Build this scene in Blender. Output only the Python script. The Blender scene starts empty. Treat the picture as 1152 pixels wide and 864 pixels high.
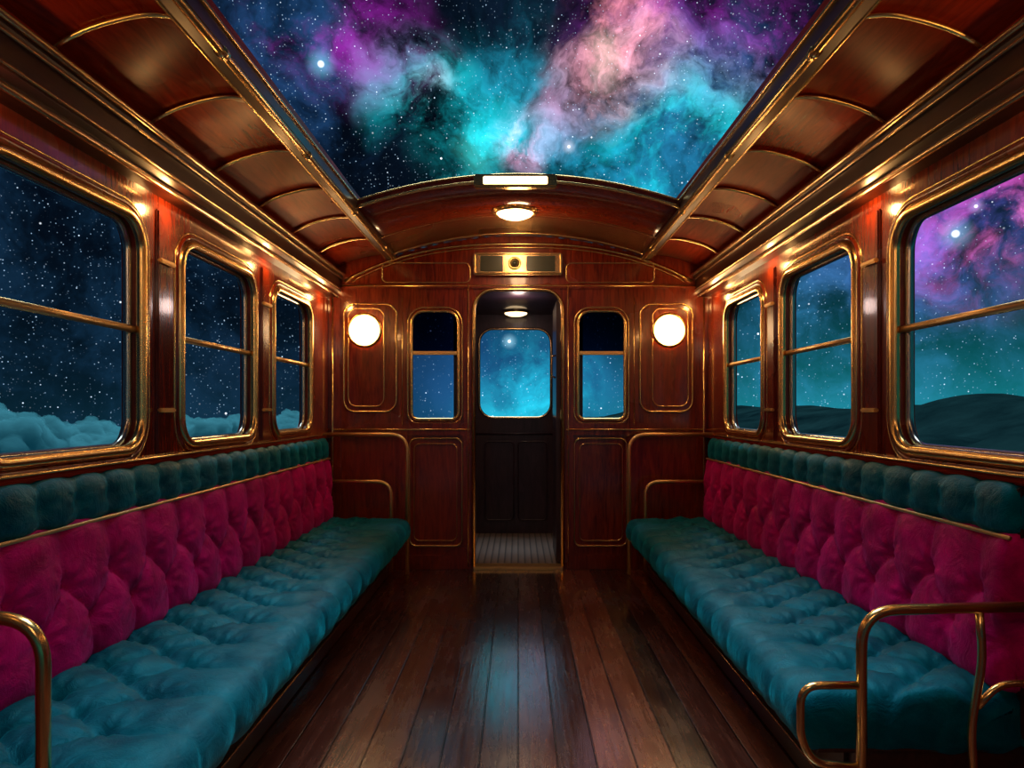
import bpy, bmesh, math, random
import numpy as np
from mathutils import Vector, noise, Matrix
random.seed(7)
scene = bpy.context.scene
try:
    scene.view_settings.view_transform = 'Standard'
    scene.view_settings.look = 'None'
except Exception as e:
    print(e)
COL = scene.collection
EYE = 1.125
# ------------------------------------------------------------ nodes
class NT:
    def __init__(s, tree):
        s.t = tree; s.n = tree.nodes; s.l = tree.links
    def _in(s, sock, v):
        if v is None: return
        if isinstance(v, bpy.types.NodeSocket): s.l.new(v, sock)
        else:
            try: sock.default_value = v
            except Exception:
                sock.default_value = tuple(v) + (1.0,)
    def math(s, op, a, b=None, c=None, clamp=False):
        n = s.n.new('ShaderNodeMath'); n.operation = op; n.use_clamp = clamp
        s._in(n.inputs[0], a); s._in(n.inputs[1], b); s._in(n.inputs[2], c)
        return n.outputs[0]
    def vm(s, op, a, b=None, sc=None):
        n = s.n.new('ShaderNodeVectorMath'); n.operation = op
        s._in(n.inputs[0], a); s._in(n.inputs[1], b)
        if sc is not None: s._in(n.inputs['Scale'], sc)
        return n.outputs['Value'] if op in ('DISTANCE', 'LENGTH', 'DOT_PRODUCT') else n.outputs[0]
    def noise(s, vec, scale=5, detail=4, rough=.5, dist=0):
        n = s.n.new('ShaderNodeTexNoise'); s._in(n.inputs['Vector'], vec)
        n.inputs['Scale'].default_value = scale; n.inputs['Detail'].default_value = detail
        n.inputs['Roughness'].default_value = rough; n.inputs['Distortion'].default_value = dist
        return n.outputs[0], n.outputs[1]
    def vor(s, vec, scale):
        n = s.n.new('ShaderNodeTexVoronoi'); s._in(n.inputs['Vector'], vec); n.inputs['Scale'].default_value = scale
        return n.outputs['Distance'], n.outputs['Color']
    def mr(s, v, a, b, c=0., d=1., mode='SMOOTHSTEP'):
        n = s.n.new('ShaderNodeMapRange'); n.interpolation_type = mode
        s._in(n.inputs[0], v)
        for i, q in enumerate((a, b, c, d)): s._in(n.inputs[i+1], q)
        return n.outputs[0]
    def ramp(s, f, stops):
        n = s.n.new('ShaderNodeValToRGB'); s._in(n.inputs[0], f)
        e = n.color_ramp.elements
        while len(e) < len(stops): e.new(.5)
        for el, (p, c) in zip(e, stops):
            el.position = p; el.color = tuple(c) + (1.,)
        return n.outputs[0]
    def sep(s, v):
        n = s.n.new('ShaderNodeSeparateXYZ'); s._in(n.inputs[0], v); return n.outputs
    def comb(s, x, y, z):
        n = s.n.new('ShaderNodeCombineXYZ')
        for i, q in enumerate((x, y, z)): s._in(n.inputs[i], q)
        return n.outputs[0]
    def bump(s, h, strength=.3, dist=.01):
        n = s.n.new('ShaderNodeBump'); s._in(n.inputs['Height'], h)
        n.inputs['Strength'].default_value = strength; n.inputs['Distance'].default_value = dist
        return n.outputs[0]
    def tc(s, o='Object'):
        return s.n.new('ShaderNodeTexCoord').outputs[o]

def newmat(name, color=(.5, .5, .5), rough=.5, metal=0., **kw):
    m = bpy.data.materials.new(name); m.use_nodes = True
    t = NT(m.node_tree); b = t.n['Principled BSDF']
    if isinstance(color, tuple): b.inputs['Base Color'].default_value = color + (1.,)
    b.inputs['Roughness'].default_value = rough; b.inputs['Metallic'].default_value = metal
    for k, v in kw.items():
        k = k.replace('_', ' ')
        if isinstance(v, tuple): v = v + (1.,)
        b.inputs[k].default_value = v
    return m, t, b

def wood(name, dark, light, stretch=(14, 14, 1.6), rough=.28, coat=.6, spec=.5):
    m, t, b = newmat(name, dark, rough, Coat_Weight=coat, Coat_Roughness=.08, Specular_IOR_Level=spec)
    v = t.vm('MULTIPLY', t.tc(), stretch)
    f, _ = t.noise(v, 2.2, 7, .65, 1.4)
    f2, _ = t.noise(t.tc(), 1.3, 3, .5)
    mix = t.math('ADD', t.math('MULTIPLY', f, .7), t.math('MULTIPLY', f2, .3))
    t._in(b.inputs['Base Color'], t.ramp(mix, [(.34, dark), (.66, light)]))
    t._in(b.inputs['Normal'], t.bump(f, .03, .002))
    t._in(b.inputs['Roughness'], t.mr(f2, .3, .7, rough - .06, rough + .1))
    return m
M = {}
M['wood'] = wood('mahogany_varnish', (.070, .006, .002), (.31, .036, .007), rough=.22)
M['woodY'] = wood('mahogany_long_grain', (.11, .007, .001), (.34, .029, .004), (14, 1.4, 14), .3, .05, .08)
M['wood_dark'] = wood('dark_stained_wood', (.020, .005, .003), (.065, .015, .007), (14, 1.4, 14), .35, .3)
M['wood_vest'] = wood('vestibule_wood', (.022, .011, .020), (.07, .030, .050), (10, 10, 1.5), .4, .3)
def brassmat(name, c, r):
    m, t, b = newmat(name, c, r, 1.)
    f2, _ = t.noise(t.tc(), 5, 3, .6)
    t._in(b.inputs['Base Color'], t.ramp(f2, [(.3, tuple(q*.88 for q in c)), (.7, c)]))
    return m
M['brass'] = brassmat('polished_brass', (1.0, .69, .28), .25)
M['satin'] = brassmat('satin_brass', (1.0, .68, .30), .42)
M['bronze'] = brassmat('aged_bronze', (.75, .50, .26), .24)
M['steel'] = brassmat('window_steel', (.65, .62, .55), .24)
def velvet(name, c, c2, sheen):
    m, t, b = newmat(name, c, .5, Sheen_Weight=.55, Sheen_Roughness=.3, Sheen_Tint=sheen, Specular_IOR_Level=.6, Specular_Tint=sheen)
    f, _ = t.noise(t.tc(), 7, 6, .65, .6)
    t._in(b.inputs['Base Color'], t.ramp(f, [(.32, c), (.7, c2)]))
    f2, _ = t.noise(t.tc(), 260, 2, .5)
    f3, _ = t.noise(t.tc(), 13, 6, .68, 1.4)
    t._in(b.inputs['Normal'], t.bump(t.math('ADD', t.math('MULTIPLY', f2, .12), f3), .55, .012))
    return m
M['teal'] = velvet('teal_velvet', (.000, .045, .090), (.000, .16, .24), (.0, .75, 1.))
M['magenta'] = velvet('magenta_velvet', (.30, .001, .080), (.90, .004, .27), (1., .10, .55))
# floor planks
m, t, b = newmat('floor_planks', (.1, .04, .03), .3, Coat_Weight=1., Coat_Roughness=.10)
o = t.tc(); sx, sy, sz = t.sep(o)
u = t.math('DIVIDE', sx, .125); fu = t.math('FRACT', u); iu = t.math('FLOOR', u)
wn = t.n.new('ShaderNodeTexWhiteNoise'); wn.noise_dimensions = '1D'; t._in(wn.inputs['W'], iu)
rnd = wn.outputs['Value']
gv = t.comb(t.math('MULTIPLY', sx, 26), t.math('ADD', t.math('MULTIPLY', sy, 1.6), t.math('MULTIPLY', rnd, 50)), rnd)
g, _ = t.noise(gv, 2., 8, .68, .8)
wear, _ = t.noise(t.vm('MULTIPLY', o, (3, 1.2, 1)), 2.5, 6, .65)
base = t.ramp(t.math('ADD', t.math('MULTIPLY', g, .6), t.math('MULTIPLY', rnd, .42)), [(.25, (.014, .004, .003)), (.55, (.070, .016, .009)), (.85, (.25, .066, .030))])
gap = t.mr(t.math('ABSOLUTE', t.math('SUBTRACT', fu, .5)), .468, .49)
mx = t.n.new('ShaderNodeMix'); mx.data_type = 'RGBA'
t._in(mx.inputs[0], gap); t._in(mx.inputs[6], base); mx.inputs[7].default_value = (.002, .001, .001, 1)
t._in(b.inputs['Base Color'], mx.outputs[2])
h = t.math('SUBTRACT', t.math('MULTIPLY', g, .45), gap)
bmp = t.bump(h, .5, .003)
t._in(b.inputs['Normal'], bmp); t._in(b.inputs['Coat Normal'], bmp)
t._in(b.inputs['Roughness'], t.mr(t.math('ADD', t.math('MULTIPLY', wear, .6), t.math('MULTIPLY', g, .4)), .3, .7, .12, .38))
M['floor'] = m
m, t, b = newmat('vestibule_slats', (.05, .04, .04), .5)
o = t.tc(); sx, sy, sz = t.sep(o)
fu = t.math('FRACT', t.math('DIVIDE', sx, .05))
t._in(b.inputs['Base Color'], t.ramp(fu, [(0., (.012, .01, .01)), (.15, (.25, .18, .15)), (.8, (.3, .22, .18)), (1., (.012, .01, .01))]))
M['slats'] = m
def emis(name, c, s):
    m = bpy.data.materials.new(name); m.use_nodes = True; t = NT(m.node_tree)
    b = t.n['Principled BSDF']; b.inputs['Base Color'].default_value = c + (1.,)
    b.inputs['Emission Color'].default_value = c + (1.,); b.inputs['Emission Strength'].default_value = s
    return m
M['lamp'] = emis('lamp_glass_lit', (1., .66, .34), 20)
M['lamp_small'] = emis('lamp_glass_soft', (1., .70, .38), 3)
def glass(name, tint):
    m = bpy.data.materials.new(name); m.use_nodes = True; t = NT(m.node_tree); t.n.clear()
    out = t.n.new('ShaderNodeOutputMaterial')
    tr = t.n.new('ShaderNodeBsdfTransparent'); tr.inputs[0].default_value = tint + (1.,)
    t.l.new(tr.outputs[0], out.inputs[0])
    return m
M['glass'] = glass('window_glass', (.95, .97, 1.))
M['glass_dark'] = glass('smoked_glass', (.11, .13, .2))
M['sign'] , _, _ = newmat('sign_glass', (.05, .055, .04), .25)
m = bpy.data.materials.new('cloud_vapour'); m.use_nodes = True; t = NT(m.node_tree); t.n.clear()
out = t.n.new('ShaderNodeOutputMaterial'); pv = t.n.new('ShaderNodeVolumePrincipled')
pv.inputs['Color'].default_value = (.22, .80, .90, 1); pv.inputs['Density'].default_value = 1.1
pv.inputs['Anisotropy'].default_value = 0.
pv.inputs['Emission Color'].default_value = (.01, .30, .45, 1); pv.inputs['Emission Strength'].default_value = .06  # faint emission stands in for light scattered inside the vapour
t.l.new(pv.outputs[0], out.inputs['Volume'])
M['cloud'] = m
m, t, b = newmat('hill_grass', (.02, .05, .06), 1., Specular_IOR_Level=0.)
f, _ = t.noise(t.tc(), .08, 8, .65)
t._in(b.inputs['Base Color'], t.ramp(f, [(.3, (.002, .010, .013)), (.7, (.012, .042, .044))]))
M['hill'] = m

# ------------------------------------------------------------ mesh helpers
def link(name, me, mat, parent=None, smooth=False):
    ob = bpy.data.objects.new(name, me); COL.objects.link(ob)
    if mat: me.materials.append(M[mat] if isinstance(mat, str) else mat)
    if smooth:
        for p in me.polygons: p.use_smooth = True
    if parent: ob.parent = parent
    return ob
def empty(name):
    e = bpy.data.objects.new(name, None); e.empty_display_size = .1; COL.objects.link(e); return e
def finish(bm, name, mat, parent=None, smooth=False):
    bmesh.ops.recalc_face_normals(bm, faces=bm.faces[:])
    me = bpy.data.meshes.new(name); bm.to_mesh(me); bm.free()
    return link(name, me, mat, parent, smooth)
def boxes(name, lst, mat, parent=None, bev=.004):
    bm = bmesh.new()
    for (x0, y0, z0, x1, y1, z1) in lst:
        r = bmesh.ops.create_cube(bm, size=1.)
        for v in r['verts']:
            v.co = Vector(((x0+x1)/2 + v.co.x*abs(x1-x0), (y0+y1)/2 + v.co.y*abs(y1-y0), (z0+z1)/2 + v.co.z*abs(z1-z0)))
    if bev: bmesh.ops.bevel(bm, geom=bm.edges[:], offset=bev, segments=2, affect='EDGES', clamp_overlap=True)
    return finish(bm, name, mat, parent)
def tubes(name, lst, mat, parent=None, seg=10):
    bm = bmesh.new()
    for pts, r, closed in lst:
        P = [Vector(p) for p in pts]; Q = [P[0]]
        for p in P[1:]:
            if (p-Q[-1]).length > 1e-5: Q.append(p)
        if closed and (Q[0]-Q[-1]).length < 1e-5: Q.pop()
        P = Q; n = len(P); rings = []; nrm = None
        for i in range(n):
            if closed: t = (P[(i+1) % n]-P[i-1]).normalized()
            else: t = (P[min(i+1, n-1)]-P[max(i-1, 0)]).normalized()
            if nrm is None:
                nrm = t.orthogonal().normalized()
                for ax in ((0, 0, 1), (0, 1, 0), (1, 0, 0)):
                    c = t.cross(Vector(ax))
                    if c.length > .9: nrm = c.normalized(); break
            nrm = (nrm - t*nrm.dot(t)).normalized()
            bn = t.cross(nrm)
            rings.append([bm.verts.new(P[i] + (nrm*math.cos(a)+bn*math.sin(a))*r) for a in [2*math.pi*k/seg for k in range(seg)]])
        for i in range(n if closed else n-1):
            A, B = rings[i], rings[(i+1) % n]
            for k in range(seg):
                bm.faces.new((A[k], A[(k+1) % seg], B[(k+1) % seg], B[k]))
        if not closed:
            bm.faces.new(rings[0]); bm.faces.new(rings[-1])
    return finish(bm, name, mat, parent, True)
def rr(a0, b0, a1, b1, r, rt=None, n=8):
    rt = r if rt is None else rt
    out = []
    for (cx, cy, rad, s) in ((a1-r, b0+r, r, -90), (a1-rt, b1-rt, rt, 0), (a0+rt, b1-rt, rt, 90), (a0+r, b0+r, r, 180)):
        for k in range(n+1):
            a = math.radians(s + 90*k/n); out.append((cx+rad*math.cos(a), cy+rad*math.sin(a)))
    return out
def plate(name, outer, holes, thick, fn, mat, parent=None):
    cu = bpy.data.curves.new(name, 'CURVE'); cu.dimensions = '2D'; cu.fill_mode = 'BOTH'
    for loop in [outer]+holes:
        s = cu.splines.new('POLY'); s.points.add(len(loop)-1); s.use_cyclic_u = True
        for p, q in zip(s.points, loop): p.co = (q[0], q[1], 0, 1)
    cu.extrude = thick/2
    o = bpy.data.objects.new(name, cu); COL.objects.link(o)
    dg = bpy.context.evaluated_depsgraph_get()
    me = bpy.data.meshes.new_from_object(o.evaluated_get(dg), depsgraph=dg)
    bpy.data.objects.remove(o); bpy.data.curves.remove(cu)
    for v in me.vertices: v.co = Vector(fn(v.co.x, v.co.y, v.co.z))
    me.materials.clear()
    bm = bmesh.new(); bm.from_mesh(me); bpy.data.meshes.remove(me)
    return finish(bm, name, mat, parent)
def prism(name, prof, y0, y1, mat, parent=None):
    bm = bmesh.new()
    A = [bm.verts.new((x, y0, z)) for x, z in prof]; B = [bm.verts.new((x, y1, z)) for x, z in prof]
    n = len(prof)
    for i in range(n): bm.faces.new((A[i], A[(i+1) % n], B[(i+1) % n], B[i]))
    bm.faces.new(A); bm.faces.new(B)
    return finish(bm, name, mat, parent)
def lathe(name, prof, loc, axis, mat, parent=None, seg=32):
    bm = bmesh.new(); q = Vector((0, 0, 1)).rotation_difference(Vector(axis)); rings = []
    for r, h in prof:
        if r < 1e-6: rings.append([bm.verts.new(Vector(loc)+q @ Vector((0, 0, h)))])
        else: rings.append([bm.verts.new(Vector(loc)+q @ Vector((r*math.cos(2*math.pi*k/seg), r*math.sin(2*math.pi*k/seg), h))) for k in range(seg)])
    for A, B in zip(rings[:-1], rings[1:]):
        for k in range(seg):
            k2 = (k+1) % seg
            if len(A) == 1: bm.faces.new((A[0], B[k], B[k2]))
            elif len(B) == 1: bm.faces.new((A[k], A[k2], B[0]))
            else: bm.faces.new((A[k], A[k2], B[k2], B[k]))
    return finish(bm, name, mat, parent, True)
def px(p): return (p-583)/160.
def pz(p): return EYE + (460-p)/160.

Y0, YE = -.6, 5.0
# ------------------------------------------------------------ roof section
def zc(x):
    R = 2.715; return 2.34 - (R - math.sqrt(R*R-x*x))
cove = [(1.335, 1.97), (1.325, 2.04), (1.28, 2.105), (1.20, 2.155), (1.10, 2.188), (1.0, 2.207), (.90, 2.215)]
def chaikin(P, n=2):
    for _ in range(n):
        Q = [P[0]]
        for a, b in zip(P[:-1], P[1:]):
            Q.append((a[0]*.75+b[0]*.25, a[1]*.75+b[1]*.25)); Q.append((a[0]*.25+b[0]*.75, a[1]*.25+b[1]*.75))
        Q.append(P[-1]); P = Q
    return P
coveS = chaikin(cove, 2)
ceil = empty('ceiling')
for s, nm in ((1, 'right'), (-1, 'left')):
    prof = [(s*x, z) for x, z in coveS] + [(s*.88, 2.215), (s*.88, 2.30)] + [(s*1.2, 2.25), (s*1.42, 2.12), (s*1.42, 1.97)]
    ob = prism('cove_'+nm, prof, Y0, YE+.05, 'woodY', ceil)
    for p in ob.data.polygons:
        if len(p.vertices) == 4: p.use_smooth = abs(p.normal.y) < .5 and p.center.z < 2.214
    L = []
    for k in range(-2, 6):
        y = 4.48 - .51*(5-k)
        pts = [(s*(x-.004), y + .07*max(0, (1.04-x)/.14)**2, z-.006) for x, z in coveS]
        L.append((pts, .008, False))
    L.append(([(s*.935, Y0, 2.203), (s*.935, YE, 2.203)], .005, False))
    tubes('cove_rib_'+nm, L, 'brass', ceil, 8)
def canopy(name, y0, y1):
    n = 24; xs = [-.89+1.78*i/n for i in range(n+1)]
    prof = [(x, zc(x)) for x in xs] + [(x, zc(x)+.035) for x in reversed(xs)]
    ob = prism(name, prof, y0, y1, 'wood', ceil)
    for p in ob.data.polygons:
        if len(p.vertices) == 4: p.use_smooth = True
    return lambda y, dz, r: ([(x, y, zc(x)+dz) for x in xs], r, False)
arc = canopy('roof_panel', 3.79, YE+.05)
tubes('roof_edge', [arc(3.785, .0, .009), arc(3.785, .034, .006), arc(4.9, -.004, .009), arc(4.45, -.003, .003)], 'brass', ceil)
arc2 = canopy('roof_panel_rear', Y0, .15)
for i, s in enumerate((1, -1)):
    e = empty('trim_%d' % (i+1))
    boxes('beam', [(s*.86, Y0, 2.175, s*.93, YE, 2.235)], 'wood_dark', e, .008)
    tubes('rail', [([(s*.875, Y0, 2.178), (s*.875, YE, 2.178)], .014, False), ([(s*.93, Y0, 2.182), (s*.93, YE, 2.182)], .009, False), ([(s*.86, Y0, 2.235), (s*.86, YE, 2.235)], .009, False)], 'brass', e)
    L = []
    for k in range(6):
        y = .4+k*.85
        L.append((([(s*.875, y-.02, 2.178), (s*.875, y+.02, 2.178)]), .019, False))
    tubes('rail_collar', L, 'brass', e, 12)
for i, s in enumerate((1, -1)):
    e = empty('trim_%d' % (i+3))
    prism('cornice', [(s*x, z) for x, z in [(1.33, 1.91), (1.275, 1.915), (1.265, 1.935), (1.245, 1.95), (1.245, 2.03), (1.235, 2.05), (1.235, 2.075), (1.33, 2.075)]], Y0, YE, 'wood_dark', e)
    tubes('cornice_rail', [([(s*x, Y0, z), (s*x, YE, z)], r, False) for x, z, r in ((1.268, 1.92, .011), (1.24, 1.96, .005), (1.236, 2.035, .006), (1.228, 2.068, .013))], 'bronze', e)

# ------------------------------------------------------------ side walls + windows
WIN = [(3.85, 4.55), (2.80, 3.58), (1.72, 2.51), (.65, 1.43), (-.42, .37)]
ZB, ZT, ZM = .985, 1.79, 1.405
wn_i = 0
for s, nm in ((1, 'right'), (-1, 'left')):
    holes = [rr(a, ZB, b, ZT, .11) for a, b in WIN]
    plate('wall_'+nm, [(Y0, 0), (YE+.05, 0), (YE+.05, 2.02), (Y0, 2.02)], holes, .07, lambda a, b, c: (s*(1.365+c), a, b), 'wood')
    pl = []; br = []; mold = []
    for j, (a, b) in enumerate(WIN):
        wn_i += 1
        e = empty('window_%d' % wn_i)
        ring = lambda d, x: [(s*x, p, q) for p, q in rr(a-d, ZB-d, b+d, ZT+d, .11+d)]
        tubes('frame', [(ring(.002, 1.33), .019, True)], 'brass', e, 14)
        tubes('outer_frame', [(ring(-.008, 1.375), .015, True)], 'steel', e)
        tubes('sash_bar', [([(s*1.352, a, ZM), (s*1.352, b, ZM)], .0125, False)], 'satin', e, 14)
        plate('glass_pane', rr(a, ZB, b, ZT, .11), [], .004, lambda p, q, c: (s*(1.378+c), p, q), 'glass', e)
        mold.append((ring(.032, 1.331), .010, True)); br.append((ring(.049, 1.33), .004, True))
    e = empty('trim_%d' % (5+(s < 0)))
    tubes('window_moulding', mold, 'wood', e)
    tubes('gold_line', br, 'brass', e, 8)
    for y in (3.715, 2.655, 1.575, .51):
        pl.append((s*1.318, y-.05, .96, s*1.335, y+.05, 1.86))
    boxes('pilaster', pl, 'wood', e, .006)
    bb = []
    for y in (3.715, 2.655, 1.575, .51):
        for z in (1.67, 1.12): bb.append((s*1.302, y-.055, z-.008, s*1.320, y+.055, z+.008))
    boxes('brass_bracket', bb, 'satin', e, .004)
    boxes('sill', [(s*1.30, Y0, .925, s*1.34, YE, .945)], 'woodY', e, .006)
    tubes('sill_line', [([(s*1.305, Y0, .95), (s*1.305, YE, .95)], .005, False)], 'brass', e, 8)

# ------------------------------------------------------------ floor
boxes('floor', [(-1.33, Y0, -.05, 1.33, YE+.03, 0)], 'floor', None, 0)

# ------------------------------------------------------------ end wall
out = [(-1.33, 0), (1.33, 0)] + [(x, z) for x, z in coveS] + [(.89-1.78*i/20, zc(.89-1.78*i/20)) for i in range(21)] + [(-x, z) for x, z in reversed(coveS)]
DO = [(px(533), .02)] + [(px(633), .02)] + [p for p in rr(px(533), 0, px(633), pz(326), .001, .14) if p[1] > 1.] 
WL = rr(px(463), pz(472), px(516), pz(350), .05, .09)
WR = rr(px(650), pz(472), px(703), pz(350), .05, .09)
plate('wall_end', out, [DO, WL, WR], .06, lambda a, b, c: (a, 5.03+c, b), 'wood')
ef = lambda pts, y=4.995: [(p, y, q) for p, q in pts]
e = empty('trim_7')
def grow(x0, z0, x1, z1, d, r, rt=None): return ef(rr(x0-d, z0-d, x1+d, z1+d, r+d, None if rt is None else rt+d))
L = []
for cx in (0, 1):
    X = (lambda p: px(p)) if cx == 0 else (lambda p: px(1166-p))
    def box(p0, q0, p1, q1, r): 
        a, b = sorted((X(p0), X(p1))); return ef(rr(a, pz(q1), b, pz(q0), r))
    L.append((box(387, 342, 446, 463, .08), .007, True))
    L.append((box(392, 347, 432, 457, .06), .004, True))
    L.append((box(461, 493, 520, 614, .05), .007, True))
    L.append((box(466, 499, 514, 608, .04), .003, True))
    L.append((box(430, 296, 529, 318, .04), .005, True))
    L.append((ef([(X(375), pz(335)), (X(375), 0.02)], 4.978), .007, False))
    L.append((ef([(X(453), pz(335)), (X(453), pz(478))], 4.984), .004, False))
L.append((ef([(px(370), pz(322)), (px(796), pz(322))], 4.98), .006, False))
L.append((ef([(px(370), pz(483)), (px(529), pz(483))], 4.98), .006, False))
L.append((ef([(px(637), pz(483)), (px(796), pz(483))], 4.98), .006, False))
def arch(dz, x1): 
    return [(-x1+2*x1*i/30, 4.99, 2.02 + .25*dz*(1-abs(-1+2*i/30)**2.6)) for i in range(31)]
L.append((arch(1.05, 1.22), .010, False)); L.append((arch(.95, 1.17), .005, False))
tubes('gold_line', L, 'brass', e, 8)
bx = []
for X in (lambda p: px(p), lambda p: px(1166-p)):
    bx.append((X(372), 4.98, 0, X(384), 5.0, pz(335)))
    bx.append((X(448), 4.985, 0, X(458), 5.0, pz(335)))
    bx.append((X(521), 4.98, 0, X(529), 5.0, pz(335)))
    bx.append((X(384), 4.982, pz(490), X(529), 5.0, pz(476)))
    bx.append((X(384), 4.982, .0, X(529), 5.0, .1))
bx.append((px(372), 4.98, pz(325), px(794), 5.0, pz(320)))
boxes('panel_rail', bx, 'wood', e, .004)
for k, (W, c) in enumerate(((WL, (463, 516)), (WR, (650, 703)))):
    e = empty('window_%d' % (11+k))
    a, b = px(c[0]), px(c[1])
    tubes('frame', [(ef(W, 4.995), .012, True), (grow(a, pz(472), b, pz(350), .026, .05, .09), .006, True)], 'brass', e)
    boxes('sash_bar', [(a, 5.0, pz(399), b, 5.03, pz(395))], 'satin', e, .003)
    plate('lower_pane', rr(a, pz(472), b, pz(397), .05, .002), [], .004, lambda p, q, cc: (p, 5.04+cc, q), 'glass', e)
    plate('upper_pane', rr(a, pz(397), b, pz(350), .002, .09), [], .004, lambda p, q, cc: (p, 5.04+cc, q), 'glass_dark', e)
e = empty('door_1')
a, b = px(533), px(633)
arcp = [p for p in rr(a, 0, b, pz(326), .001, .14) if p[1] > 1.]
fr = [(b, .02)] + arcp + [(a, .02)]
tubes('frame', [(ef(fr, 4.992), .014, False), (ef([(px(527), .02), (px(527), pz(320))], 4.976), .004, False), (ef([(px(639), .02), (px(639), pz(320))], 4.976), .004, False)], 'brass', e)
boxes('threshold', [(a, 4.96, 0, b, 5.08, .022)], 'satin', e, .004)
boxes('open_leaf', [(.272, 5.09, .03, .305, 5.62, 1.9)], 'wood_vest', e, .005)
tubes('leaf_handle', [([(.27, 5.12, 1.35), (.24, 5.12, 1.36), (.24, 5.12, 1.5), (.27, 5.12, 1.51)], .008, False)], 'brass', e)
boxes('hinge', [(.296, 4.985, z, .318, 5.09, z+.07) for z in (.35, 1.05, 1.6)], 'brass', e, .003)
VE = 6.43
e = empty('wall_vestibule')
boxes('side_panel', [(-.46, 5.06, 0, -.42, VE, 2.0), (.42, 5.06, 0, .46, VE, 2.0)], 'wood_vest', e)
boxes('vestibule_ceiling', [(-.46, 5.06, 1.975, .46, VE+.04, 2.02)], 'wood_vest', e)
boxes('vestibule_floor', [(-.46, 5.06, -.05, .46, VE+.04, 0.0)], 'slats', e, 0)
e = empty('door_2')
k = VE/800
w = (-44*k, EYE-10*k, 37*k, EYE+90*k)
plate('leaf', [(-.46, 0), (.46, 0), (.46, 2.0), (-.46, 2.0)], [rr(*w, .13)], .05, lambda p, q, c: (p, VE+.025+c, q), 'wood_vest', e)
tubes('window_frame', [([(p, VE-.002, q) for p, q in rr(*w, .13)], .012, True)], 'bronze', e)
tubes('panel_line', [([(p, VE-.002, q) for p, q in rr(-.30, .12, -.04, .83, .04)], .008, True), ([(p, VE-.002, q) for p, q in rr(.0, .12, .26, .83, .04)], .008, True), ([(-.42, VE-.002, .90), (.42, VE-.002, .90)], .010, False)], 'wood_vest', e)
plate('glass_pane', rr(*w, .13), [], .004, lambda p, q, c: (p, VE+.03+c, q), 'glass', e)
e = empty('vestibule_lamp')
lathe('glass', [(0, -.035), (.06, -.03), (.095, -.015), (.1, 0)], (-.02, 6.2, 1.965), (0, 0, 1), 'lamp_small', e)
lathe('collar', [(.1, -.006), (.115, -.004), (.115, .01), (.1, .01)], (-.02, 6.2, 1.965), (0, 0, 1), 'brass', e)

e = empty('destination_sign')
a, b, c, d = px(533), px(632), pz(311), pz(286)
boxes('case', [(a, 4.94, c, b, 5.0, d)], 'bronze', e, .01)
tubes('case_frame', [([(p, 4.938, q) for p, q in rr(a+.012, c+.012, b-.012, d-.012, .015)], .006, True)], 'brass', e, 8)
boxes('display', [(px(541), 4.93, pz(307), px(566), 4.95, pz(290)), (px(592), 4.93, pz(307), px(624), 4.95, pz(290))], 'sign', e, .003)
boxes('centre_plate', [(px(568), 4.932, pz(308), px(590), 4.95, pz(289))], 'brass', e, .004)
lathe('gauge', [(.045, 0), (.045, .012), (.032, .018), (.03, .01), (0, .012)], (px(579), 4.932, pz(298.5)), (0, -1, 0), 'brass', e)
lathe('gauge_lamp', [(.022, 0), (.016, .010), (0, .013)], (px(579), 4.92, pz(298.5)), (0, -1, 0), 'sign', e)

for q in (411, 752):
    e = empty('wall_lamp')
    p = (px(q), 4.985, pz(372))
    lathe('bezel', [(.125, 0), (.125, .015), (.115, .026), (.104, .022), (.102, .0)], p, (0, -1, 0), 'brass', e)
    lathe('globe', [(.102, .008), (.09, .028), (.065, .045), (.032, .054), (0, .057)], p, (0, -1, 0), 'lamp', e)
def ceil_lamp(y):
    e = empty('ceiling_lamp')
    p = (-.02, y, zc(0)-.002)
    lathe('bezel', [(.14, 0), (.14, .012), (.128, .024), (.114, .02), (.112, 0)], p, (0, 0, -1), 'brass', e)
    lathe('globe', [(.112, .006), (.10, .026), (.07, .04), (.035, .047), (0, .05)], p, (0, 0, -1), 'lamp', e)
ceil_lamp(4.36); ceil_lamp(-.2)  # second fixture is out of view, added to go with the rear fill
e = empty('roof_light_panel')
boxes('housing', [(-.235, 3.745, 2.295, .205, 3.80, 2.365)], 'brass', e, .008)
boxes('diffuser', [(-.185, 3.738, 2.308, .155, 3.75, 2.35)], 'lamp_small', e, .004)

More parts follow.
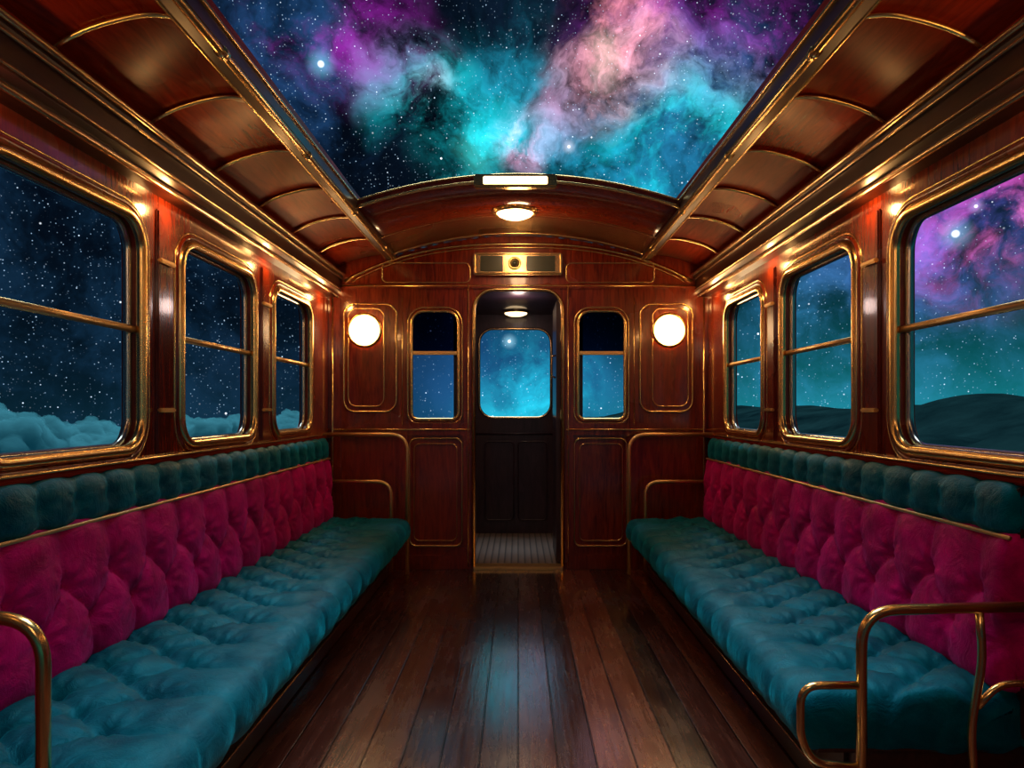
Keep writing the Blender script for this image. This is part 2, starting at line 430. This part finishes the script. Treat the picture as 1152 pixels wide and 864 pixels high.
# ------------------------------------------------------------ benches
def resample(P, n):
    D = [0]
    for a, b in zip(P[:-1], P[1:]): D.append(D[-1]+math.hypot(b[0]-a[0], b[1]-a[1]))
    out = []; j = 0
    for i in range(n+1):
        t = D[-1]*i/n
        while j < len(D)-2 and D[j+1] < t: j += 1
        f = (t-D[j])/max(1e-9, D[j+1]-D[j])
        out.append((P[j][0]+(P[j+1][0]-P[j][0])*f, P[j][1]+(P[j+1][1]-P[j][1])*f))
    return out, D[-1]
def tuft(name, prof, s, y0, y1, pitch, rows, q, amp, mat, parent, nS=44, dy=.012, btn=.012, env=.06, power=.5, single=False, wr=0., fade=None, kb=.55):
    P, Ltot = resample(chaikin(prof, 3), nS)
    N = []
    for i in range(len(P)):
        a, b = P[max(i-1, 0)], P[min(i+1, nS)]
        tx, tz = b[0]-a[0], b[1]-a[1]; l = math.hypot(tx, tz)
        N.append((tz/l, -tx/l))
    mid = nS//2
    sg = 1 if (P[mid][0]-1.33)*N[mid][0] + (P[mid][1]-prof[0][1])*N[mid][1]*0.3 > 0 else -1
    n = int((y1-y0)/dy); np_ = max(1, round((y1-y0)/pitch)); pitch = (y1-y0)/np_
    bm = bmesh.new(); G = []
    s0, s1 = rows
    def disp(sv, y):
        pu = (y-y0)/pitch
        pv = 0 if single else (min(max(sv, s0), s1)-s0)/q
        a = abs(math.sin(math.pi*(pu+pv))); b = abs(math.sin(math.pi*(pu-pv)))
        m_ = min(a, b); d = amp*(m_**power*.75 + .25*(a*b))
        if fade and sv > fade[0]:
            f_ = min(1, (sv-fade[0])/fade[1]); d = d*(1-f_) + f_*(amp*kb+ amp*(1-kb)*m_**.4)
        ev = min(1., sv/env, (Ltot-sv)/env); ev = math.sin(max(ev, 0)*math.pi/2)
        d = d*ev
        if single: cands = [(round(pu), (s0+s1)/2)]
        else:
            k = round((sv-s0)/(q/2)); k = max(0, min(k, round((s1-s0)/(q/2))))
            off = .5*(k % 2); cands = [(round(pu-off)+off, s0+k*q/2)]
        for bu, bs in cands:
            r = math.hypot((pu-bu)*pitch, sv-bs)
            d -= amp*.8*math.exp(-(r/.026)**2)
            if wr:
                ang = math.atan2(sv-bs, (pu-bu)*pitch)
                d += wr*math.sin(ang*9+bu*3)*math.exp(-((r-.05)/.03)**2)
        d += wr*1.8*noise.noise(Vector((y*9, sv*14, s*3)))*ev
        e_ = min(y-y0, y1-y); R = .035
        if e_ < R: d -= R*(1-math.sqrt(max(0, 1-(1-e_/R)**2)))*1.0*ev
        return d
    for i in range(n+1):
        y = y0+(y1-y0)*i/n; row = []
        for j in range(nS+1):
            d = disp(Ltot*j/nS, y)
            row.append(bm.verts.new((s*(P[j][0]+sg*N[j][0]*d), y, P[j][1]+sg*N[j][1]*d)))
        G.append(row)
    for i in range(n):
        for j in range(nS): bm.faces.new((G[i][j], G[i][j+1], G[i+1][j+1], G[i+1][j]))
        bm.faces.new((G[i][nS], G[i][0], G[i+1][0], G[i+1][nS]))
    bm.faces.new(G[0]); bm.faces.new(G[-1])
    ob = finish(bm, name, mat, parent, True)
    if btn:
        bm = bmesh.new()
        kk = [((s0+s1)/2, 0.)] if single else [(s0+k*q/2, .5*(k % 2)) for k in range(round((s1-s0)/(q/2))+1)]
        for bs, off in kk:
            for i in range(0, np_+1):
                u = i+off
                if u <= 0.2 or u >= np_-.2: continue
                y = y0+u*pitch; j = min(nS-1, int(bs/Ltot*nS)); d = disp(bs, y)+.004
                r = bmesh.ops.create_uvsphere(bm, u_segments=10, v_segments=6, radius=btn)
                nx, nz = sg*N[j][0], sg*N[j][1]
                qd = Vector((0, 0, 1)).rotation_difference(Vector((s*nx, 0, nz)))
                for v in r['verts']:
                    c = qd @ Vector((v.co.x, v.co.y, v.co.z*.5))
                    v.co = c+Vector((s*(P[j][0]+nx*d), y, P[j][1]+nz*d))
        finish(bm, name+'_buttons', mat, parent, True)
    return ob

def bench(s, y0, y1):
    e = empty('upholstered_bench')
    tuft('seat_cushion', [(1.31, .26), (1.31, .368), (1.27, .375), (1.1, .370), (.9, .364), (.785, .360), (.758, .345), (.752, .31), (.756, .272), (.80, .255), (1.31, .25)],
         s, y0, y1, .21, (.21, .45), .24, .034, 'teal', e, nS=120, dy=.009, env=.05, wr=.0045, power=.34, fade=(.50, .10), kb=.62)
    tuft('back_cushion', [(1.33, .385), (1.262, .392), (1.252, .43), (1.262, .55), (1.275, .70), (1.286, .768), (1.298, .785), (1.33, .789)],
         s, y0, y1, .22, (.19, .305), .23, .026, 'magenta', e, nS=56, dy=.009, env=.028, wr=.003, power=.38)
    tuft('head_roll', [(1.33, .79), (1.29, .795), (1.276, .82), (1.278, .88), (1.29, .91), (1.305, .922), (1.33, .924)],
         s, y0, y1, .16, (.09, .11), .3, .012, 'teal', e, nS=26, dy=.009, env=.02, single=True, btn=0, power=.5, wr=.001)
    tubes('piping', [([(s*1.272, y0, .790), (s*1.272, y1, .790)], .006, False)], 'satin', e, 8)
    boxes('base', [(s*.90, y0+.02, 0.002, s*1.325, y1, .235)], 'wood_dark', e, .006)
    boxes('seat_board', [(s*.775, y0+.01, .228, s*1.325, y1, .252)], 'wood_dark', e, .006)
    boxes('plinth', [(s*.875, y0+.02, 0.002, s*.91, y1, .07)], 'wood_dark', e, .006)
    boxes('base_stile', [(s*.89, y0+.1+k*.6, .07, s*.905, y0+.16+k*.6, .228) for k in range(int((y1-y0)/.6))], 'wood_dark', e, .004)
    tubes('base_line', [([(s*.872, y0+.02, .072), (s*.872, y1, .072)], .004, False)], 'bronze', e, 8)
    boxes('back_board', [(s*1.30, y0+.005, .24, s*1.328, y1, .92)], 'wood_dark', e, .004)
    return e
def arcpts(y, pts, s, r):
    out = []
    for i, p in enumerate(pts):
        if i in (0, len(pts)-1): out.append((s*p[0], y, p[1])); continue
        P = Vector(p); A = Vector(pts[i-1]); B = Vector(pts[i+1])
        da, db = (A-P), (B-P); rr_ = min(r, da.length*.49, db.length*.49)
        a = P+da.normalized()*rr_; b = P+db.normalized()*rr_
        for k in range(9):
            t_ = k/8; c = a*(1-t_)**2 + P*2*t_*(1-t_) + b*t_*t_
            out.append((s*c.x, y, c.y))
    return out
eR = bench(1, 1.84, 4.80); eL = bench(-1, 1.42, 4.80)
for s, e in ((1, eR), (-1, eL)):
    tubes('end_rail', [(arcpts(4.84, [(1.33, .95), (.755, .95), (.755, .0)], s, .12), .014, False),
                       (arcpts(4.84, [(1.33, .63), (.865, .63), (.865, .02)], s, .10), .013, False)], 'satin', e, 12)
tubes('arm_rail', [(arcpts(1.775, [(1.33, .632), (.857, .622), (.857, .0)], 1, .09), .0135, False),
                   (arcpts(1.775, [(.857, .435), (.705, .435), (.705, .30), (.74, .24), (.857, .23)], 1, .05), .010, False),
                   (arcpts(1.775, [(1.15, .63), (1.16, .5), (1.13, .33), (1.15, 0)], 1, .05), .010, False),
                   (arcpts(1.775, [(1.33, .44), (1.20, .44), (1.145, .38)], 1, .05), .009, False)], 'brass', eR, 14)
tubes('arm_rail', [(arcpts(1.37, [(1.33, .73), (.915, .72), (.915, .0)], -1, .09), .0135, False)], 'brass', eL, 14)

# ------------------------------------------------------------ outside
def clouds():
    bm = bmesh.new(); bmesh.ops.create_icosphere(bm, subdivisions=3, radius=1.)
    V = np.array([v.co[:] for v in bm.verts]); F = np.array([[v.index for v in f.verts] for f in bm.faces]); bm.free()
    VV = []; FF = []; off = 0
    rng = np.random.RandomState(4)
    def puff(c, r):
        nonlocal off
        VV.append(V*np.array([r*1.1, r*1.1, r*.95])+np.array(c)); FF.append(F+off); off += len(V)
    for i in range(85):
        x = -rng.uniform(44, 66); y = rng.uniform(45, 270)
        R = rng.uniform(1.5, 3.6)
        hump = 3.6*math.exp(-((y-64-(abs(x)-50))/9)**2) + 1.1*math.exp(-((y-125)/11)**2) + 1.4*math.exp(-((y-200)/24)**2)
        top = EYE - 2.0*(abs(x)/50) + hump + rng.uniform(-1.6, .6)
        c = (x, y, top-R)
        puff(c, R)
        for j in range(24):
            a = rng.uniform(0, 2*math.pi); el = math.asin(rng.uniform(-.1, 1.))
            dd = R*rng.uniform(.8, 1.1)
            puff((x+dd*1.3*math.cos(a)*math.cos(el), y+dd*1.3*math.sin(a)*math.cos(el), c[2]+dd*.95*math.sin(el)), R*rng.uniform(.16, .45))
    VV = np.vstack(VV); FF = np.vstack(FF)
    me = bpy.data.meshes.new('cloud_tmp'); me.from_pydata(VV.tolist(), [], FF.tolist())
    o = bpy.data.objects.new('cloud_tmp', me); COL.objects.link(o)
    r = o.modifiers.new('r', 'REMESH'); r.mode = 'VOXEL'; r.voxel_size = .3
    sm = o.modifiers.new('s', 'SMOOTH'); sm.iterations = 2; sm.factor = .5
    dg = bpy.context.evaluated_depsgraph_get()
    me2 = bpy.data.meshes.new_from_object(o.evaluated_get(dg), depsgraph=dg); me2.name = 'cloud_bank'
    bpy.data.objects.remove(o)
    me2.materials.clear()
    n = len(me2.vertices); co_ = np.empty(n*3, 'f'); me2.vertices.foreach_get('co', co_); co_ = co_.reshape(-1, 3)
    nr = np.empty(n*3, 'f'); me2.vertices.foreach_get('normal', nr); nr = nr.reshape(-1, 3)
    dd = np.array([noise.fractal(Vector(c)*.7, .7, 2.2, 4) for c in co_.tolist()], 'f')
    co_ += nr*(dd*.45)[:, None]
    me2.vertices.foreach_set('co', co_.ravel()); me2.update()
    print('cloud verts', n)
    return link('cloud_bank', me2, 'cloud', None, True)
clouds()
def hills():
    bm = bmesh.new(); nx, ny = 90, 200; G = []
    for i in range(nx+1):
        x = 14+236*(i/nx)**1.3; row = []
        for j in range(ny+1):
            y = -60+540*j/ny
            r1 = 2.9*math.exp(-((y-121)/13)**2)+.6*math.exp(-((y-152)/14)**2)+1.0*math.exp(-((y-200)/18)**2)+1.6*math.exp(-((y-262)/26)**2)+3.6*math.exp(-((y-75)/22)**2)
            nz_ = noise.fractal(Vector((x*.045, y*.03, 2)), .9, 2.1, 5)
            top = EYE + r1*.9 + .5*nz_
            base = -5 + 2.2*nz_
            w1 = math.exp(-((x-80)/18)**2) if x < 80 else max(0, 1-(x-80)/60)
            near = 3.6*math.exp(-((x-46)/9)**2)*math.exp(-((y-62)/11)**2) + 3.2*math.exp(-((x-50)/9)**2)*math.exp(-((y-92)/12)**2)
            far = 3.2*math.exp(-((x-170)/22)**2)*(.7+.6*math.sin(y*.022+1.))
            row.append(bm.verts.new((x, y, base+near*(1-w1)+(top-base)*w1+ (far+3.5)*math.exp(-((x-170)/26)**2)*(1-w1))))
        G.append(row)
    for i in range(nx):
        for j in range(ny): bm.faces.new((G[i][j], G[i+1][j], G[i+1][j+1], G[i][j+1]))
    return finish(bm, 'hills', 'hill', None, True)
hills()

# ------------------------------------------------------------ world
w = bpy.data.worlds.new('night_sky'); scene.world = w; w.use_nodes = True
t = NT(w.node_tree); bg = t.n['Background']
d = t.vm('NORMALIZE', t.tc('Generated'))
_, nc = t.noise(d, 4.5, 5, .55)
dw = t.vm('ADD', d, t.vm('SCALE', t.vm('SUBTRACT', nc, (.5, .5, .5)), sc=.22))
f1, _ = t.noise(dw, 7., 8, .64, .0)
f2, _ = t.noise(t.vm('ADD', dw, (3.3, 1.7, 5.1)), 12, 8, .66, .0)
c1 = t.math('POWER', t.mr(f1, .36, .66), 1.3); c2 = t.math('POWER', t.mr(f2, .36, .68), 1.3)
def dirp(pxx, pyy): return tuple(Vector(((pxx-583)/800, 1, (460-pyy)/800)).normalized())
dx, dyy, dz = t.sep(d)
acc = None
def add(c):
    global acc
    acc = c if acc is None else t.vm('ADD', acc, c)
add(t.vm('SCALE', (.0032, .009, .022), sc=t.math('ADD', .3, t.math('MULTIPLY', c1, 1.2))))
def blob(p, r, col, n=None, strength=1., warp=True):
    dist = t.vm('DISTANCE', dw if warp else d, dirp(*p))
    v = t.mr(dist, 0., r, 1., 0.)
    if n is not None: v = t.math('MULTIPLY', v, n)
    add(t.vm('SCALE', col, sc=t.math('MULTIPLY', v, strength)))
TE = (.005, .50, .56); PK = (.95, .20, .36); PU = (.24, .012, .30); BL = (.02, .10, .30)
blob((695, 55), .105, (1., .32, .42), c2, 1.9)
blob((700, 62), .065, (1., .62, .52), c1, 1.6)
blob((690, 70), .04, (1., .75, .65), None, .5)
blob((595, 150), .06, PK, c2, 1.5)
blob((640, 115), .07, PK, c1, .7)
blob((720, 15), .12, PU, c1, 1.3)
blob((830, 40), .14, PU, c2, 1.3)
blob((385, 30), .12, PU, c2, 1.7)
blob((440, 60), .09, (.35, .03, .30), c1, .6)
blob((350, 75), .16, BL, c1, .8)
blob((465, 110), .10, TE, c2, 1.5)
blob((470, 100), .04, (.7, .35, .5), c2, .8)
blob((545, 180), .13, TE, c1, 2.0)
blob((540, 185), .06, (.05, .5, .46), None, .7)
blob((580, 120), .15, (.01, .28, .42), c2, 1.5)
blob((630, 180), .13, (.01, .32, .50), c1, 1.5)
blob((700, 190), .16, (.01, .22, .40), c1, 1.4)
blob((770, 150), .14, TE, c2, 1.7)
blob((840, 180), .14, (.01, .18, .36), c1, 1.2)
blob((800, 90), .12, (.04, .10, .36), c1, .8)
# right windows
blob((1130, 240), .17, (.6, .06, .40), c2, 1.3)
blob((1060, 265), .18, (.10, .05, .42), c1, 1.1)
blob((1150, 280), .08, (.8, .2, .4), c2, .8)
blob((930, 330), .22, (.015, .11, .22), c1, .9)
blob((1010, 360), .3, (.015, .09, .18), c1, .8)
# faint haze on the left
blob((80, 330), .35, (.003, .022, .045), c1, .8)
# dead ahead
blob((580, 475), .11, (.01, .50, .55), c1, 1.1)
blob((580, 470), .10, (.005, .20, .24), None, .8)
blob((600, 430), .12, (.01, .42, .52), c2, .9)
blob((580, 410), .17, (.010, .07, .22), None, .6)
blob((490, 440), .16, (.012, .08, .25), None, .55)
blob((680, 440), .16, (.012, .10, .27), None, .6)
g = t.math('EXPONENT', t.math('MULTIPLY', t.math('ABSOLUTE', dz), -14))
wt = t.mr(dx, -.25, .45)
add(t.vm('SCALE', (.004, .20, .21), sc=t.math('MULTIPLY', g, wt)))
g2 = t.math('EXPONENT', t.math('MULTIPLY', t.math('ABSOLUTE', t.math('ADD', dz, .02)), -16))
add(t.vm('SCALE', (.002, .018, .028), sc=g2))
def stars(scale, thr, p, strength, tint):
    dist, col = t.vor(d, scale)
    r = t.math('POWER', t.sep(col)[0], p)
    v = t.math('MULTIPLY', t.mr(dist, 0, thr, 1., 0.), r)
    add(t.vm('SCALE', tint, sc=t.math('MULTIPLY', v, strength)))
stars(280, .26, 4., 1.3, (.5, .75, 1.))
stars(140, .15, 5., 2.6, (.7, .85, 1.))
stars(50, .085, 5., 6., (.9, .95, 1.))
for p, r, c in (((361, 72), .020, (.2, .75, 1.)), ((1075, 263), .022, (.4, .7, 1.)), ((573, 384), .012, (.5, .9, 1.)), ((1098, 232), .010, (.7, .5, 1.)), ((640, 165), .010, (.9, .8, .9))):
    blob(p, r*1.1, c, None, .45, False); blob(p, r*.25, (1., 1., 1.), None, 3., False)
t._in(bg.inputs['Color'], acc); bg.inputs['Strength'].default_value = 1.0

# ------------------------------------------------------------ lights
def light(name, typ, loc, energy, color, **kw):
    l = bpy.data.lights.new(name, typ); l.energy = energy; l.color = color
    for k, v in kw.items(): setattr(l, k, v)
    o = bpy.data.objects.new(name, l); o.location = loc; COL.objects.link(o); return o
moon = light('moonlight', 'SUN', (0, 2, 12), 3.4, (.75, .92, 1.), angle=math.radians(42))
moon.rotation_euler = (math.radians(-16), 0, 0)
for s in (1, -1):
    for y in (4.75, 3.715, 2.655, 1.575, .51):
        light('frieze_light', 'POINT', (s*1.245, y, 1.87), 1.8, (1., .50, .16), shadow_soft_size=.02)
light('ceiling_lamp_glow', 'POINT', (0, 4.36, 2.15), 4.5, (1., .6, .3), shadow_soft_size=.06)
light('rear_fill_light', 'POINT', (0, -.2, 2.0), 8, (1., .58, .38), shadow_soft_size=.12)  # unseen warm fill added behind the camera to brighten the seats
light('vestibule_lamp_glow', 'POINT', (0, 5.35, 1.9), 2.0, (1., .72, .65), shadow_soft_size=.06)

# ------------------------------------------------------------ camera
cam = bpy.data.cameras.new('camera'); co = bpy.data.objects.new('camera', cam); COL.objects.link(co)
co.location = (0, 0, EYE); co.rotation_euler = (math.pi/2, 0, 0)
cam.lens = 25; cam.sensor_width = 36; cam.shift_x = -7/1152; cam.shift_y = 28/1152; cam.clip_end = 1000
scene.camera = co
